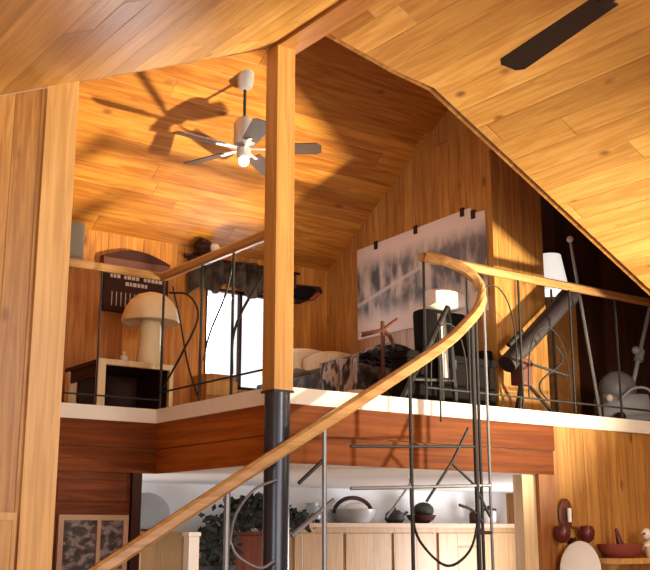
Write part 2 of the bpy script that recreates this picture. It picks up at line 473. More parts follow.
# ------------------------------------------------------------------ loft shell
LP = [(-1.54, 1.74), (0.01, 1.74), (0.01, 0.01), (2.66, 0.01), (2.66, 0.13), (XR, 0.13), (XR, 2.98), (-1.54, 2.98)]
struct('floor_loft', MB().prism([(x, y, 2.20) for x, y in LP], (0, 0, 0.42)), M['floorw'])
struct('ceiling_lower', MB().prism([(x, y, 2.15) for x, y in [(-1.54, 1.80), (0.10, 1.80), (0.10, 0.10), (2.46, 0.10), (XR, 0.12), (XR, 3.4), (-1.54, 3.4)]], (0, 0, 0.05)), M['white_paint'])
# header beams under the loft edge, shade mixed into their dark red colour
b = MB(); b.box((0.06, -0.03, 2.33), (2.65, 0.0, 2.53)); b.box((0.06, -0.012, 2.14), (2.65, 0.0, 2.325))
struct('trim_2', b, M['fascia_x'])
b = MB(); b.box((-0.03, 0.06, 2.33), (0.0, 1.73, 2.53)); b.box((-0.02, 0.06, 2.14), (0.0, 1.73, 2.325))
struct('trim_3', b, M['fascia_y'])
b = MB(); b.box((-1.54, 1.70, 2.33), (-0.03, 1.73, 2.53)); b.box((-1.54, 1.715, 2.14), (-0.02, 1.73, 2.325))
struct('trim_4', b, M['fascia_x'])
# cream edge strip along the loft floor
b = MB(); b.box((0.0, -0.05, 2.53), (XR, 0.03, 2.64)); b.box((-0.05, 0.03, 2.53), (0.03, 1.71, 2.64)); b.box((-1.54, 1.68, 2.53), (-0.05, 1.76, 2.64))
struct('trim_5', b, M['white_trim'])

# back wall with its window
b = MB(); wx0, wx1, wz0, wz1 = 1.04, 1.86, 3.04, 4.02; ht = zo(2.86)
b.box((-1.66, 2.86, 2.6), (wx0, 2.98, ht)); b.box((wx1, 2.86, 2.6), (2.62, 2.98, ht))
b.box((wx0, 2.86, 2.6), (wx1, 2.98, wz0)); b.box((wx0, 2.86, wz1), (wx1, 2.98, ht))
struct('wall_back', b, M['wall_back'])
w = bpy.data.objects.new('window_1', None); COL.objects.link(w); w.location = (1.45, 2.86, 3.04); w['_o'] = (1.45, 2.86, 3.04); w['kind'] = 'structure'
b = MB()
for x0, x1, z0, z1 in ((wx0 - .03, wx0 + .03, wz0, wz1), (wx1 - .03, wx1 + .03, wz0, wz1), (wx0, wx1, wz0 - .03, wz0 + .03), (wx0, wx1, wz1 - .03, wz1 + .03), (1.435, 1.465, wz0, wz1)):
    b.box((x0, 2.875, z0), (x1, 2.92, z1))
b.build('window_frame', M['dark_wood'], w)
MB().box((wx0, 2.895, wz0), (wx1, 2.899, wz1)).build('pane', M['glass'], w)
# wall that carries the large print (faces the left), its boards run up to the loft ceiling
struct('wall_picture', MB().prism([(2.5, 0.44, 2.62), (2.5, 2.86, 2.62), (2.5, 2.86, zo(2.86)), (2.5, 0.44, zo(0.44))], (0.1, 0, 0)), M['wall_y'])
struct('wall_pine_end', MB().box((2.5, 0.42, 2.62), (3.13, 0.44, zo(0.5))), M['wall_x'])
# dark nook right of it
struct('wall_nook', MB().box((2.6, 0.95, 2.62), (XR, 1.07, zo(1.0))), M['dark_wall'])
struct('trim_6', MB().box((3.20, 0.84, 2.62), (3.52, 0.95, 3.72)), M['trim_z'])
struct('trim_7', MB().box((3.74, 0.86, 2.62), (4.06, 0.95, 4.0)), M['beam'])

# ------------------------------------------------------------------ below the loft
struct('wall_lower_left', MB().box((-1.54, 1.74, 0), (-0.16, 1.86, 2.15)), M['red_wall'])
struct('trim_8', MB().box((-0.22, 1.70, 0), (-0.14, 1.90, 2.14)), M['dark_wood'])
struct('wall_lower_back', MB().box((-1.6, 3.4, 0), (XR, 3.5, 2.2)), M['white_paint'])
struct('wall_lower_right', MB().box((2.656, 0.0, 0), (XR, 0.12, 2.54)), M['wall_x'])
struct('trim_9', MB().box((2.46, -0.02, 0), (2.655, 0.14, 2.14)), M['beam_z'])
struct('trim_10', MB().box((2.31, 0.02, 0), (2.46, 0.12, 2.135)), M['light_wood'])

# post, pipe and ridge beam
tag(MB().box((-0.144, -0.154, 2.60), (0.004, -0.006, 5.03), 0.006).build('wooden_post', M['post']), 'tall square pine post at the loft corner, standing on the black steel pipe', 'post')
p = thing('steel_column', 'round blue-black steel pipe column under the square pine post', 'column', (-0.07, -0.08, 0))
b = MB(); b.tube([(-0.07, -0.08, 0.02), (-0.07, -0.08, 2.585)], 0.085, 28); b.build('pipe', M['steel'], p, True)
MB().box((-0.17, -0.18, 0.0), (0.03, 0.02, 0.02)).build('base_plate', M['steel'], p)
MB().box((-0.15, -0.16, 2.585), (0.01, 0.0, 2.60)).build('cap_plate', M['steel'], p)
tag(MB().box((-0.13, YR + 0.01, 5.03), (0.05, -0.01, 5.16)).build('ridge_beam', M['beam']), 'long pine ridge beam where the two ceiling slopes meet above the post', 'beam')

# ------------------------------------------------------------------ railings
ZR = 3.735


def bal(x, y, z0, z1, r=0.010):
    b = MB(); b.tube([(x, y, z0), (x, y, z1)], r, 8); return b


def scroll_arch(p0, p1, z0, z1, r=0.006):
    """pair of iron curves: an arch springing from two verticals with curled feet"""
    p0, p1 = Vector(p0), Vector(p1); pts = []
    for k in range(25):
        a = math.pi * k / 24
        q = p0.lerp(p1, 0.5 - 0.5 * math.cos(a)); pts.append((q.x, q.y, z0 + (z1 - z0) * math.sin(a) ** 0.7))
    return MB().tube(pts, r, 6)


def s_scroll(p0, p1, z0, z1, flip=1, r=0.008):
    p0, p1 = Vector(p0), Vector(p1); pts = []
    for k in range(33):
        t = k / 32
        w = 0.5 + 0.42 * flip * math.sin((t - 0.5) * 2 * math.pi * 0.85)
        q = p0.lerp(p1, w); pts.append((q.x, q.y, z0 + (z1 - z0) * t))
    return MB().tube(pts, r, 6)


t = thing('guard_railing', 'straight loft guard railing with oak handrail, right of the stair railing', 'railing', (1.3, -0.01, 2.64))
MB().sweep(crom([(1.27, -0.02, 3.735), (2.2, -0.01, 3.735), (3.4, -0.01, 3.735), (5.5, -0.01, 3.735)], 4), 0.062, 0.068).build('handrail', M['rail_x'], t, True)
for x in (1.30, 1.75, 2.33, 2.95, 3.55, 4.15, 4.75):
    bal(x, -0.01, 2.64, 3.71).build('baluster', M['iron'], t)
MB().tube([(1.3, -0.01, 2.74), (5.4, -0.01, 2.74)], 0.008, 6).build('bottom_bar', M['iron'], t)
for x0, x1, z0, z1 in ((1.35, 1.72, 2.75, 3.25), (1.8, 2.28, 3.0, 3.62), (2.4, 2.9, 2.75, 3.35)):
    scroll_arch((x0, -0.01, 0), (x1, -0.01, 0), z0, z1).build('scroll', M['iron'], t, True)
MB().tube([(2.45, -0.01, 3.02), (2.88, -0.01, 2.96)], 0.012, 6).build('cross_bar', M['iron'], t)
s_scroll((2.5, -0.01, 0), (2.85, -0.01, 0), 2.75, 3.2).build('scroll', M['iron'], t, True)

t = thing('guard_railing', 'loft guard railing turning around the recess at the left of the post', 'railing', (0, 1.73, 2.64))
MB().sweep([(-0.01, 0.01, ZR), (-0.01, 0.6, ZR), (-0.01, 1.2, ZR), (-0.01, 1.75, ZR)], 0.062, 0.075).build('handrail', M['rail_y'], t, True)
MB().sweep([(-1.53, 1.72, ZR), (-0.8, 1.72, ZR), (-0.04, 1.72, ZR)], 0.055, 0.062).build('handrail', M['rail_x'], t, True)
for y in (0.12, 0.61, 1.07, 1.70): bal(-0.01, y, 2.64, ZR - .03, 0.011).build('baluster', M['iron'], t)
for x in (-1.1, -0.55): bal(x, 1.72, 2.64, ZR - .03, 0.008).build('baluster', M['iron'], t)
b = MB(); b.tube([(-0.01, 0.02, 2.78), (-0.01, 1.72, 2.78)], 0.008, 6); b.tube([(-0.01, 1.72, 2.72), (-1.53, 1.72, 2.72)], 0.007, 6)
b.build('bottom_bar', M['iron'], t)
MB().tube(crom([(-0.01, 1.02, 2.95), (-0.01, 0.93, 3.15), (-0.01, 0.72, 3.40), (-0.01, 0.62, 3.62)]), 0.009, 6).build('scroll', M['iron'], t, True)
MB().tube(crom([(-0.01, 0.15, 3.50), (-0.01, 0.28, 3.40), (-0.01, 0.50, 3.22), (-0.01, 0.60, 3.05), (-0.01, 0.60, 2.80)]), 0.010, 6).build('scroll', M['iron'], t, True)
MB().tube(crom([(-0.01, 1.65, 2.82), (-0.01, 1.36, 3.05), (-0.01, 1.12, 3.30), (-0.01, 1.28, 3.50), (-0.01, 1.60, 3.58)]), 0.009, 6).build('scroll', M['iron'], t, True)
MB().tube(crom([(-0.01, 1.55, 3.62), (-0.01, 1.40, 3.30), (-0.01, 1.26, 2.95), (-0.01, 1.10, 2.70)]), 0.008, 6).build('scroll', M['iron'], t, True)

t = thing('stair_railing', 'stair railing with long sloping oak handrail and black scrolled iron, passing before the pipe', 'railing', (-1.9, -0.01, 0))
sp = lambda x: -0.2 - 0.1 * x
hp = [(-1.9, sp(-1.9), 1.085), (-1.266, sp(-1.266), 1.485), (-0.08, sp(-.08) - .02, 2.225), (0.6, sp(.6), 2.63), (1.167, sp(1.167), 2.985), (1.40, sp(1.40), 3.17),
      (1.555, -0.35, 3.345), (1.575, -0.32, 3.50), (1.50, -0.26, 3.61), (1.38, -0.16, 3.69), (1.285, -0.058, 3.733)]
MB().sweep(crom(hp, 8), 0.064, 0.080).build('handrail', M['rail_x'], t, True)
def railz(x):
    for a, c in zip(hp, hp[1:]):
        if a[0] <= x <= c[0]: return a[2] + (c[2] - a[2]) * (x - a[0]) / (c[0] - a[0])
    return 3.3
for x, r, mm in ((0.90, 0.013, 'iron'), (1.16, 0.007, 'iron'), (1.46, 0.017, 'iron'), (1.50, 0.012, 'iron'), (1.58, 0.011, 'grey_iron'), (0.21, 0.016, 'grey_iron'), (-0.48, 0.020, 'grey_iron'), (-1.3, 0.016, 'grey_iron')):
    z0 = 2.45 if r == 0.007 else 0.2
    bal(x, sp(x), z0, railz(min(x, 1.555)) - 0.03, r).build('baluster', M[mm], t)
def P(x, z, d=0.0): return (x, sp(x) + d, z)
MB().tube(crom([P(0.89, 2.05), P(0.90, 1.80), P(0.97, 1.62), P(1.18, 1.47), P(1.38, 1.57), P(1.46, 1.80), P(1.46, 2.05)]), 0.010, 6).build('scroll', M['iron'], t, True)
MB().tube([P(0.41, 2.25), P(1.46, 2.29)], 0.010, 6).build('cross_bar', M['iron'], t)
MB().tube([P(0.41, 1.975), P(1.58, 2.02)], 0.012, 6).build('cross_bar', M['grey_iron'], t)
MB().tube([P(1.46, 1.69), P(1.58, 1.69)], 0.012, 6).build('cross_bar', M['iron'], t)
MB().tube([P(1.02, 1.90), P(1.25, 2.18), P(1.40, 2.42)], 0.011, 6).build('brace', M['iron'], t)
MB().tube([P(1.24, 2.17), P(1.44, 2.02), P(1.57, 1.80)], 0.011, 6).build('brace', M['iron'], t)
MB().tube([P(0.69, 1.79), P(0.90, 2.03)], 0.009, 6).build('brace', M['grey_iron'], t)
MB().tube([P(0.02, 2.00), P(0.20, 2.15)], 0.014, 6).build('brace', M['iron'], t)
MB().tube([P(-0.03, 1.67), P(0.28, 1.90)], 0.016, 6).build('brace', M['grey_iron'], t)
MB().tube(crom([P(-0.46, 1.62), P(-0.42, 1.80), P(-0.30, 1.95), P(-0.14, 2.02)]), 0.009, 6).build('scroll', M['grey_iron'], t, True)
MB().tube(crom([P(-0.46, 1.65), P(-0.40, 1.55), P(-0.25, 1.48), P(-0.15, 1.52)]), 0.009, 6).build('scroll', M['grey_iron'], t, True)
MB().tube(crom([P(1.30, 1.88), P(1.42, 1.84), P(1.50, 1.75), P(1.46, 1.66)]), 0.010, 6).build('scroll', M['iron'], t, True)
t = thing('newel_post', 'short white newel post at the foot of the stair, below the handrail', 'post', (-0.71, -0.13, 0))
MB().box((-0.745, -0.165, 0.0), (-0.675, -0.095, 1.67), 0.006).build('shaft', M['white'], t)
MB().box((-0.752, -0.172, 1.67), (-0.668, -0.088, 1.695), 0.006).build('cap', M['white'], t)

# ------------------------------------------------------------------ fans


def blade_mesh(mb, c, ang, r0, r1, w0, w1, pitch=10, th=0.008, cut=0.25):
    bm = bmesh.new()
    prof = [(r0, -w0 / 2), (r1 - w1 * cut, -w1 / 2), (r1, -w1 / 2 * (1 - cut) * .8), (r1, w1 / 2 * (1 - cut) * .8), (r1 - w1 * cut, w1 / 2), (r0, w0 / 2)]
    a = [bm.verts.new((x, y, -th / 2)) for x, y in prof]; bt = [bm.verts.new((x, y, th / 2)) for x, y in prof]
    bm.faces.new(a[::-1]); bm.faces.new(bt); n = len(prof)
    for i in range(n): bm.faces.new((a[i], a[(i + 1) % n], bt[(i + 1) % n], bt[i]))
    bm.transform(Matrix.Rotation(math.radians(pitch), 4, 'X'))
    bm.transform(Matrix.Rotation(ang, 4, 'Z')); bm.transform(Matrix.Translation(Vector(c)))
    return mb._add(bm)


def fan(name, label, hub, ztop, angs, R, w, mblade, mbody, light=True, body_h=0.17, body_r=0.10, pitch=-14):
    x, y, z = hub
    t = thing(name, label, 'ceiling fan', (x, y, ztop))
    MB().lathe([(0.02, -0.10), (0.06, -0.08), (0.075, 0.0), (0.075, 0.06)], (x, y, ztop)).build('canopy', M[mbody], t, True)
    MB().tube([(x, y, ztop - 0.06), (x, y, z + body_h)], 0.013, 10).build('downrod', M['iron'], t, True)
    MB().lathe([(0.05, 0.0), (body_r, 0.02), (body_r, body_h * .75), (body_r * .7, body_h * .92), (0.03, body_h)], (x, y, z + 0.01)).build('motor_housing', M[mbody], t, True)
    for a in angs:
        bb = MB(); blade_mesh(bb, (x, y, z), a, 0.20, R, w * .8, w, pitch); bo = bb.build('blade', M[mblade], t)
        bb = MB(); blade_mesh(bb, (x, y, z - .004), a, 0.05, 0.26, 0.03, 0.06, 6, 0.006); bb.build('blade_bracket', M[mbody], bo)
    if light:
        lk = MB(); lk.lathe([(0.035, -0.09), (0.06, -0.07), (0.06, 0.0)], (x, y, z)); lk.build('light_kit', M[mbody], t, True)
        MB().ball((x, y, z - 0.105), (0.045, 0.045, 0.05)).build('bulb', M['bulb'], t, True)
    return t


az = math.radians(-36.2)
fa = [az - math.radians(a) * -1 for a in (0, 72, 144, 216, 288)]
fan('ceiling_fan', 'silver-bodied ceiling fan with a small lit bulb, hanging over the loft left of the post', (0.41, 1.18, 4.78), 5.40, fa, 0.64, 0.16, 'bladegrey', 'nickel', body_h=0.27, body_r=0.088)
fan('ceiling_fan', 'ceiling fan near the viewer of which one long dark blade crosses the bright ceiling', (-0.25, -3.22, 4.1), 4.93, [math.radians(78.8) + 2 * math.pi * k / 5 for k in range(5)], 1.0, 0.155, 'bladedark', 'bladedark', light=False, body_h=0.16, body_r=0.13, pitch=9)

# ------------------------------------------------------------------ large print
t = thing('wall_print', 'large unframed print of a snowy grey scene, clipped to the pine wall', 'poster', (2.49, 1.4, 3.56))
b = MB(); b.prism([(2.488, 0.50, 3.56), (2.488, 2.33, 3.56), (2.488, 2.33, 4.49), (2.488, 0.68, 4.53), (2.488, 0.64, 4.47), (2.488, 0.50, 4.46)], (0.006, 0, 0))
o = b.build('print_sheet', M['poster'], t)
for me_v in o.data.vertices: pass
for y, z in ((2.02, 4.49), (1.42, 4.51), (0.78, 4.525), (0.64, 4.47)):
    MB().box((2.474, y - 0.022, z - 0.055), (2.496, y + 0.022, z + 0.025), 0.004).build('clip', M['dark_wood'], t)

# ------------------------------------------------------------------ left end of the loft
t = thing('end_table', 'low open end table with pale front frame and dark inside, under the cream lamp', 'table', (-0.1, 2.15, 2.62))
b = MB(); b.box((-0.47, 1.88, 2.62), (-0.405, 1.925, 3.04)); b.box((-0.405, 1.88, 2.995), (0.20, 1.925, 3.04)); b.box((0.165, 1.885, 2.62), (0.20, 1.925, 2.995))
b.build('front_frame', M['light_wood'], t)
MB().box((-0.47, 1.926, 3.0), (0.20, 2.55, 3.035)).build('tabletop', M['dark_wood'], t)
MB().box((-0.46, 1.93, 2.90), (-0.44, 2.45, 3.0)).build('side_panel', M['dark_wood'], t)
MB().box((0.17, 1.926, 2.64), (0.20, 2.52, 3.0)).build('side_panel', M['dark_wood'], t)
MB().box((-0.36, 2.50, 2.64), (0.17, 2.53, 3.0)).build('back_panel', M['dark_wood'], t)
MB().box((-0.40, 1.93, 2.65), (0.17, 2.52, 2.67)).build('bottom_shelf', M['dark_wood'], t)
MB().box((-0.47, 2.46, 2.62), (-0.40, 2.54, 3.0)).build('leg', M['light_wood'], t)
t = thing('table_lamp', 'cream mushroom-shaped ceramic lamp on the end table, below the dark sign', 'lamp', (0.10, 2.22, 3.035))
MB().lathe([(0.100, 0.0), (0.108, 0.02), (0.108, 0.15), (0.100, 0.17), (0.100, 0.20), (0.095, 0.22), (0.095, 0.38), (0.08, 0.42), (0.06, 0.46)], (0.14, 2.22, 3.036)).build('lamp_base', M['cream'], t, True)
MB().lathe([(0.215, 0.0), (0.245, -0.012), (0.250, 0.01), (0.225, 0.10), (0.185, 0.17), (0.125, 0.225), (0.05, 0.25), (0.0, 0.252)], (0.14, 2.22, 3.46), 32).build('lamp_shade', M['cream'], t, True)
t = thing('teapot', 'small pale ornament on the end table at the left of the cream lamp', 'ornament', (-0.16, 2.08, 3.035))
MB().lathe([(0.02, 0.0), (0.035, 0.03), (0.03, 0.07), (0.0, 0.09)], (-0.16, 2.08, 3.035)).build('body', M['pinkfab'], t, True)
MB().ball((-0.16, 2.08, 3.135), 0.014).build('knob', M['pinkfab'], t, True)
t['label'] = 'small pale lidded pot on the end table beside the cream lamp'; t['category'] = 'pot'; t.name = 'lidded_pot'
for x, h, mm in ((-0.30, 0.20, 'light_wood'), (-0.22, 0.13, 'redbrown')):
    pass
# dark sign with rows of faded lettering
t = thing('wall_sign', 'dark brown wooden sign with arched top and rows of faded white lettering', 'sign', (0.25, 2.83, 3.64))
MB().box((-0.05, 2.80, 3.64), (0.60, 2.855, 4.08)).build('board', M['dark_wood'], t)
ap = [(-0.07, 2.79, 4.13)] + [(-0.07 + 0.68 * k / 14, 2.79, 4.145 + 0.085 * math.sin(math.pi * k / 14)) for k in range(15)] + [(0.61, 2.79, 4.13)]
MB().prism(ap, (0, 0.065, 0)).build('arched_crest', M['dark_wood'], t)
MB().box((-0.07, 2.78, 4.06), (0.61, 2.855, 4.13), 0.008).build('moulding', M['redbrown'], t)
rng = random.Random(3)
for z, x0, x1, hh in ((3.965, 0.01, 0.50, .032), (3.905, 0.01, 0.42, .034), (3.85, 0.01, 0.09, .026)):
    x = x0
    while x < x1:
        wd = rng.uniform(0.018, 0.034)
        if rng.random() < 0.8: MB().box((x, 2.794, z - hh / 2), (x + wd, 2.801, z + hh / 2)).build('letter', M['lettering'], t)
        x += wd + 0.011
for i in range(6):
    x = 0.03 + 0.045 * i
    MB().box((x, 2.796, 3.69), (x + 0.006, 2.801, 3.82)).build('letter_stroke', M['lettering'], t)
t = thing('wall_box', 'narrow grey box high on the back wall beside the left corner board', 'box', (-0.35, 2.82, 4.05))
MB().box((-0.42, 2.77, 4.05), (-0.27, 2.858, 4.40), 0.008).build('casing', M['grey'], t)
MB().box((-0.40, 2.765, 4.08), (-0.29, 2.772, 4.37)).build('front_grille', M['grey'], t)
# cloth over the window and the ornament above it
t = thing('window_valance', 'gathered grey-brown cloth valance hanging over the loft window', 'curtain', (1.3, 2.80, 4.0))
bm = bmesh.new(); N = 60; top = []; bot = []
for k in range(N + 1):
    u = k / N; x = 0.80 + 1.25 * u
    yy = 2.80 + 0.025 * math.sin(u * 60); zb = 3.99 + 0.05 * math.sin(u * 19) + (0.06 if 0.28 < u < 0.36 else 0) - (0.0 if u > 0.2 else 0.12 * (0.2 - u) / 0.2)
    top.append(bm.verts.new((x, yy, 4.29 - 0.02 * math.sin(u * 8)))); bot.append(bm.verts.new((x, yy - 0.01, zb)))
for k in range(N): bm.faces.new((bot[k], bot[k + 1], top[k + 1], top[k]))
bmesh.ops.solidify(bm, geom=bm.faces[:], thickness=0.012)
b = MB(); b._add(bm); b.build('cloth', M['valance'], t, True)
b = MB(); b.tube([(0.76, 2.80, 4.28), (2.1, 2.80, 4.28)], 0.014, 8); b.build('curtain_rod', M['dark_wood'], t, True)
for x in (0.80, 2.05): MB().box((x - .012, 2.80, 4.265), (x + .012, 2.858, 4.295)).build('bracket', M['dark_wood'], t)
t = thing('bird_ornament', 'dark ornament with a round pale front perched above the window valance', 'ornament', (0.96, 2.78, 4.29))
MB().ball((0.94, 2.74, 4.37), (0.10, 0.06, 0.075)).build('body', M['dark_wood'], t, True)
MB().ball((1.03, 2.70, 4.36), (0.055, 0.05, 0.05)).build('breast', M['pinkfab'], t, True)
MB().ball((0.90, 2.70, 4.41), (0.04, 0.04, 0.035)).build('head', M['dark_wood'], t, True)
MB().box((0.86, 2.66, 4.300), (1.08, 2.858, 4.312)).build('perch', M['dark_wood'], t)
t = thing('wall_trophy', 'small dark mounted ornament with a pale underside on the back wall right of the post', 'ornament', (2.2, 2.83, 4.0))
MB().prism([(1.93, 2.80, 4.16), (2.37, 2.80, 4.18), (2.40, 2.80, 4.12), (2.22, 2.80, 4.02), (2.12, 2.80, 3.97), (1.98, 2.80, 3.99)], (0, 0.05, 0)).build('plaque', M['dark_wood'], t)
MB().ball((2.14, 2.78, 4.08), (0.16, 0.05, 0.07), rot('Y', -12)).build('body', M['blackfab'], t, True)
MB().ball((2.27, 2.77, 4.06), (0.08, 0.04, 0.028), rot('Y', -40)).build('belly', M['redpaint'], t, True)

# ------------------------------------------------------------------ daybed and clutter in the loft
t = thing('pine_crate', 'pine crate standing in front of the lower left corner of the loft window', 'crate', (1.10, 2.70, 2.62))
MB().box((0.90, 2.56, 2.62), (1.22, 2.84, 3.12), 0.006).build('body', M['post'], t)
for z in (2.70, 2.92): MB().box((0.895, 2.545, z), (1.225, 2.56, z + 0.14), 0.004).build('front_slat', M['trim_z'], t)
tag(MB().tube([(1.22, 2.10, 2.80), (1.22, 2.34, 2.80), (1.22, 2.50, 2.80)], 0.15, 20).build('bolster', M['quilt'], None, True), 'dark round bolster on the loft floor just left of the post', 'bolster')
t = thing('daybed', 'low daybed under a dark patterned cover, below the large print', 'bed', (1.95, 1.6, 2.62))
MB().box((1.53, 1.08, 2.80), (2.44, 2.72, 3.08), 0.05).build('mattress', M['quilt'], t, True)
MB().box((1.55, 1.10, 2.70), (2.42, 2.70, 2.80)).build('bed_frame', M['dark_wood'], t)
for x in (1.58, 2.38):
    for y in (1.14, 2.66): MB().box((x - .03, y - .03, 2.62), (x + .03, y + .03, 2.70)).build('leg', M['dark_wood'], t)
tag(MB().pillow((1.76, 2.36, 3.24), (0.44, 0.66, 0.30), None, 0.3).build('pillow', M['creamfab'], None, True), 'cream pillow at the far end of the daybed, just right of the post', 'pillow')
tag(MB().pillow((1.78, 1.82, 3.19), (0.40, 0.40, 0.22), None, 0.4).build('pillow', M['creamfab'], None, True), 'flatter cream pillow in the middle of the daybed beside the throw', 'pillow')
bm = bmesh.new(); bmesh.ops.create_grid(bm, x_segments=24, y_segments=30, size=1.0)
for v in bm.verts:
    u, w_ = (v.co.x + 1) / 2, (v.co.y + 1) / 2
    y = 1.00 + 0.60 * w_
    n_ = mnoise.noise(Vector((u * 3, w_ * 4, 0.3))) * 0.05
    if u < 0.5: co = (1.485 - 0.02 * math.sin(w_ * 18), y, 2.70 + u / 0.5 * 0.42)
    else: co = (1.50 + (u - 0.5) / 0.5 * 0.80, y, 3.13 + 0.13 * math.sin(math.pi * (u - 0.5) / 0.5) * (1 - .5 * w_))
    v.co = Vector(co) + Vector((-abs(n_), 0, abs(n_)))
bmesh.ops.solidify(bm, geom=bm.faces[:], thickness=0.012)
b = MB(); b._add(bm); tag(b.build('throw_blanket', M['throw'], None, True), 'rumpled black and white throw hanging over the near end of the daybed', 'blanket')
tag(MB().pillow((1.27, 0.75, 2.715), (0.30, 0.26, 0.17), rot('Z', 20), 0.4).build('cushion', M['pinkfab'], None, True), 'small off-white cushion on the loft floor in front of the throw', 'cushion')

t = thing('twig_stand', 'red-brown branching wooden stand rising above the throw in front of the print', 'stand', (1.60, 0.86, 2.62))
b = MB(); b.tube([(1.60, 0.86, 2.64), (1.62, 0.88, 3.42)], 0.018, 7); b.build('stem', M['redbrown'], t, True)
for pts in ([(1.43, 0.94, 3.29), (1.61, 0.88, 3.34), (1.72, 0.80, 3.44)], [(1.61, 0.88, 3.36), (1.68, 0.86, 3.30), (1.71, 0.84, 3.20)]):
    MB().tube(pts, 0.022, 7, 0.014).build('branch', M['redbrown'], t, True)
b = MB(); b.tube([(1.60, 0.86, 2.62), (1.60, 0.86, 2.65)], 0.10, 16); b.build('base', M['redbrown'], t, True)

t = thing('easel', 'black folding easel behind the stair handrail, holding a white board', 'easel', (1.6, 0.10, 2.64))
for a, c in (((1.14, 0.08, 2.65), (1.66, 0.12, 3.42)), ((1.53, 0.07, 2.65), (1.55, 0.11, 3.28)), ((1.66, 0.12, 3.42), (1.72, 0.12, 2.65))):
    MB().tube([a, c], 0.020, 8).build('leg', M['iron'], t, True)
MB().tube([(1.24, 0.09, 2.81), (1.71, 0.12, 2.84)], 0.014, 8).build('cross_bar', M['iron'], t, True)
tag(MB().box((1.585, 0.145, 2.86), (1.675, 0.160, 3.36)).build('white_board', M['white'], None), 'narrow white board standing on the black easel', 'board')

t = thing('armchair', 'black upholstered armchair on the loft behind the top of the stair', 'armchair', (2.2, 0.62, 2.62))
MB().box((2.01, 0.45, 2.70), (2.39, 0.72, 3.05), 0.03).build('seat', M['blackfab'], t, True)
MB().obox((2.21, 0.80, 3.15), (0.50, 0.16, 0.82), rot('X', -3), 0.05).build('backrest', M['blackfab'], t, True)
for x in (1.96, 2.44): MB().box((x - .05, 0.46, 2.70), (x + .05, 0.80, 3.20), 0.03).build('armrest', M['blackfab'], t, True)
for x in (1.98, 2.42):
    for y in (0.50, 0.84): MB().box((x - .025, y - .025, 2.62), (x + .025, y + .025, 2.72)).build('leg', M['dark_wood'], t)
tag(MB().pillow((2.26, 0.80, 3.67), (0.36, 0.16, 0.20), None, 0.3).build('cushion', M['pinkfab'], None, True), 'round off-white cushion on top of the black armchair', 'cushion')
t = thing('storage_chest', 'long low black chest at the loft edge behind the stair handrail', 'chest', (1.8, 0.30, 2.62))
MB().box((1.32, 0.22, 2.62), (2.26, 0.42, 3.00), 0.015).build('body', M['blackfab'], t)
MB().box((1.30, 0.205, 3.00), (2.28, 0.43, 3.06), 0.015).build('lid', M['blackfab'], t)
MB().box((1.75, 0.195, 2.95), (1.81, 0.22, 3.02)).build('latch', M['iron'], t)

# telescope
t = thing('telescope', 'long dark telescope tube tilted up to the right on a low tripod', 'telescope', (2.62, 0.35, 2.62))
a, c = Vector((2.40, 0.22, 3.04)), Vector((3.20, 0.24, 3.70)); d = (c - a).normalized()
MB().tube([a, c], 0.078, 20).build('tube', M['tube'], t, True)
MB().tube([c - d * 0.03, c + d * 0.06], 0.088, 20).build('dew_cap', M['tube'], t, True)
MB().tube([a + d * 0.12 + Vector((-.06, 0, .09)), a + d * 0.34 + Vector((-.06, 0, .09))], 0.022, 10).build('finder', M['iron'], t, True)
MB().box((2.50, 0.16, 2.88), (2.64, 0.28, 3.10), 0.01).build('mount', M['redbrown'], t)
for e in ((2.38, 0.10, 2.625), (2.84, 0.10, 2.625), (2.62, 0.36, 2.625)):
    MB().tube([(2.57, 0.22, 2.95), e], 0.016, 8).build('leg', M['iron'], t, True)
# floor lamp and pole in the nook
t = thing('floor_lamp', 'floor lamp with white shade in the dark nook right of the pine wall', 'lamp', (3.44, 0.62, 2.62))
MB().lathe([(0.13, 0.0), (0.13, 0.02), (0.03, 0.04)], (3.44, 0.62, 2.62)).build('base', M['iron'], t, True)
MB().tube([(3.44, 0.62, 2.65), (3.44, 0.62, 3.95)], 0.012, 8).build('pole', M['iron'], t, True)
MB().lathe([(0.17, 0.0), (0.105, 0.36), (0.100, 0.36), (0.165, 0.0)], (3.44, 0.62, 3.86), 28, closed=False).build('lamp_shade', M['lit_shade'], t, True)
t = thing('dark_hat', 'dark round-crowned hat hanging on the nook wall right of the white lampshade', 'hat', (3.78, 0.80, 4.10))
MB().ball((3.78, 0.80, 4.10), (0.10, 0.07, 0.10)).build('crown', M['blackfab'], t, True)
MB().lathe([(0.02, -0.005), (0.16, -0.004), (0.16, 0.004), (0.02, 0.005)], (3.78, 0.88, 4.10), 24, rot('X', 90)).build('brim', M['blackfab'], t, True)
t = thing('walking_pole', 'thin pale upright pole with a round white tip, behind the guard railing', 'pole', (3.56, 0.30, 2.62))
MB().tube([(3.66, 0.30, 2.62), (3.44, 0.36, 4.30)], 0.014, 8).build('shaft', M['lgrey'], t, True)
MB().ball((3.438, 0.36, 4.32), 0.032).build('tip', M['white'], t, True)
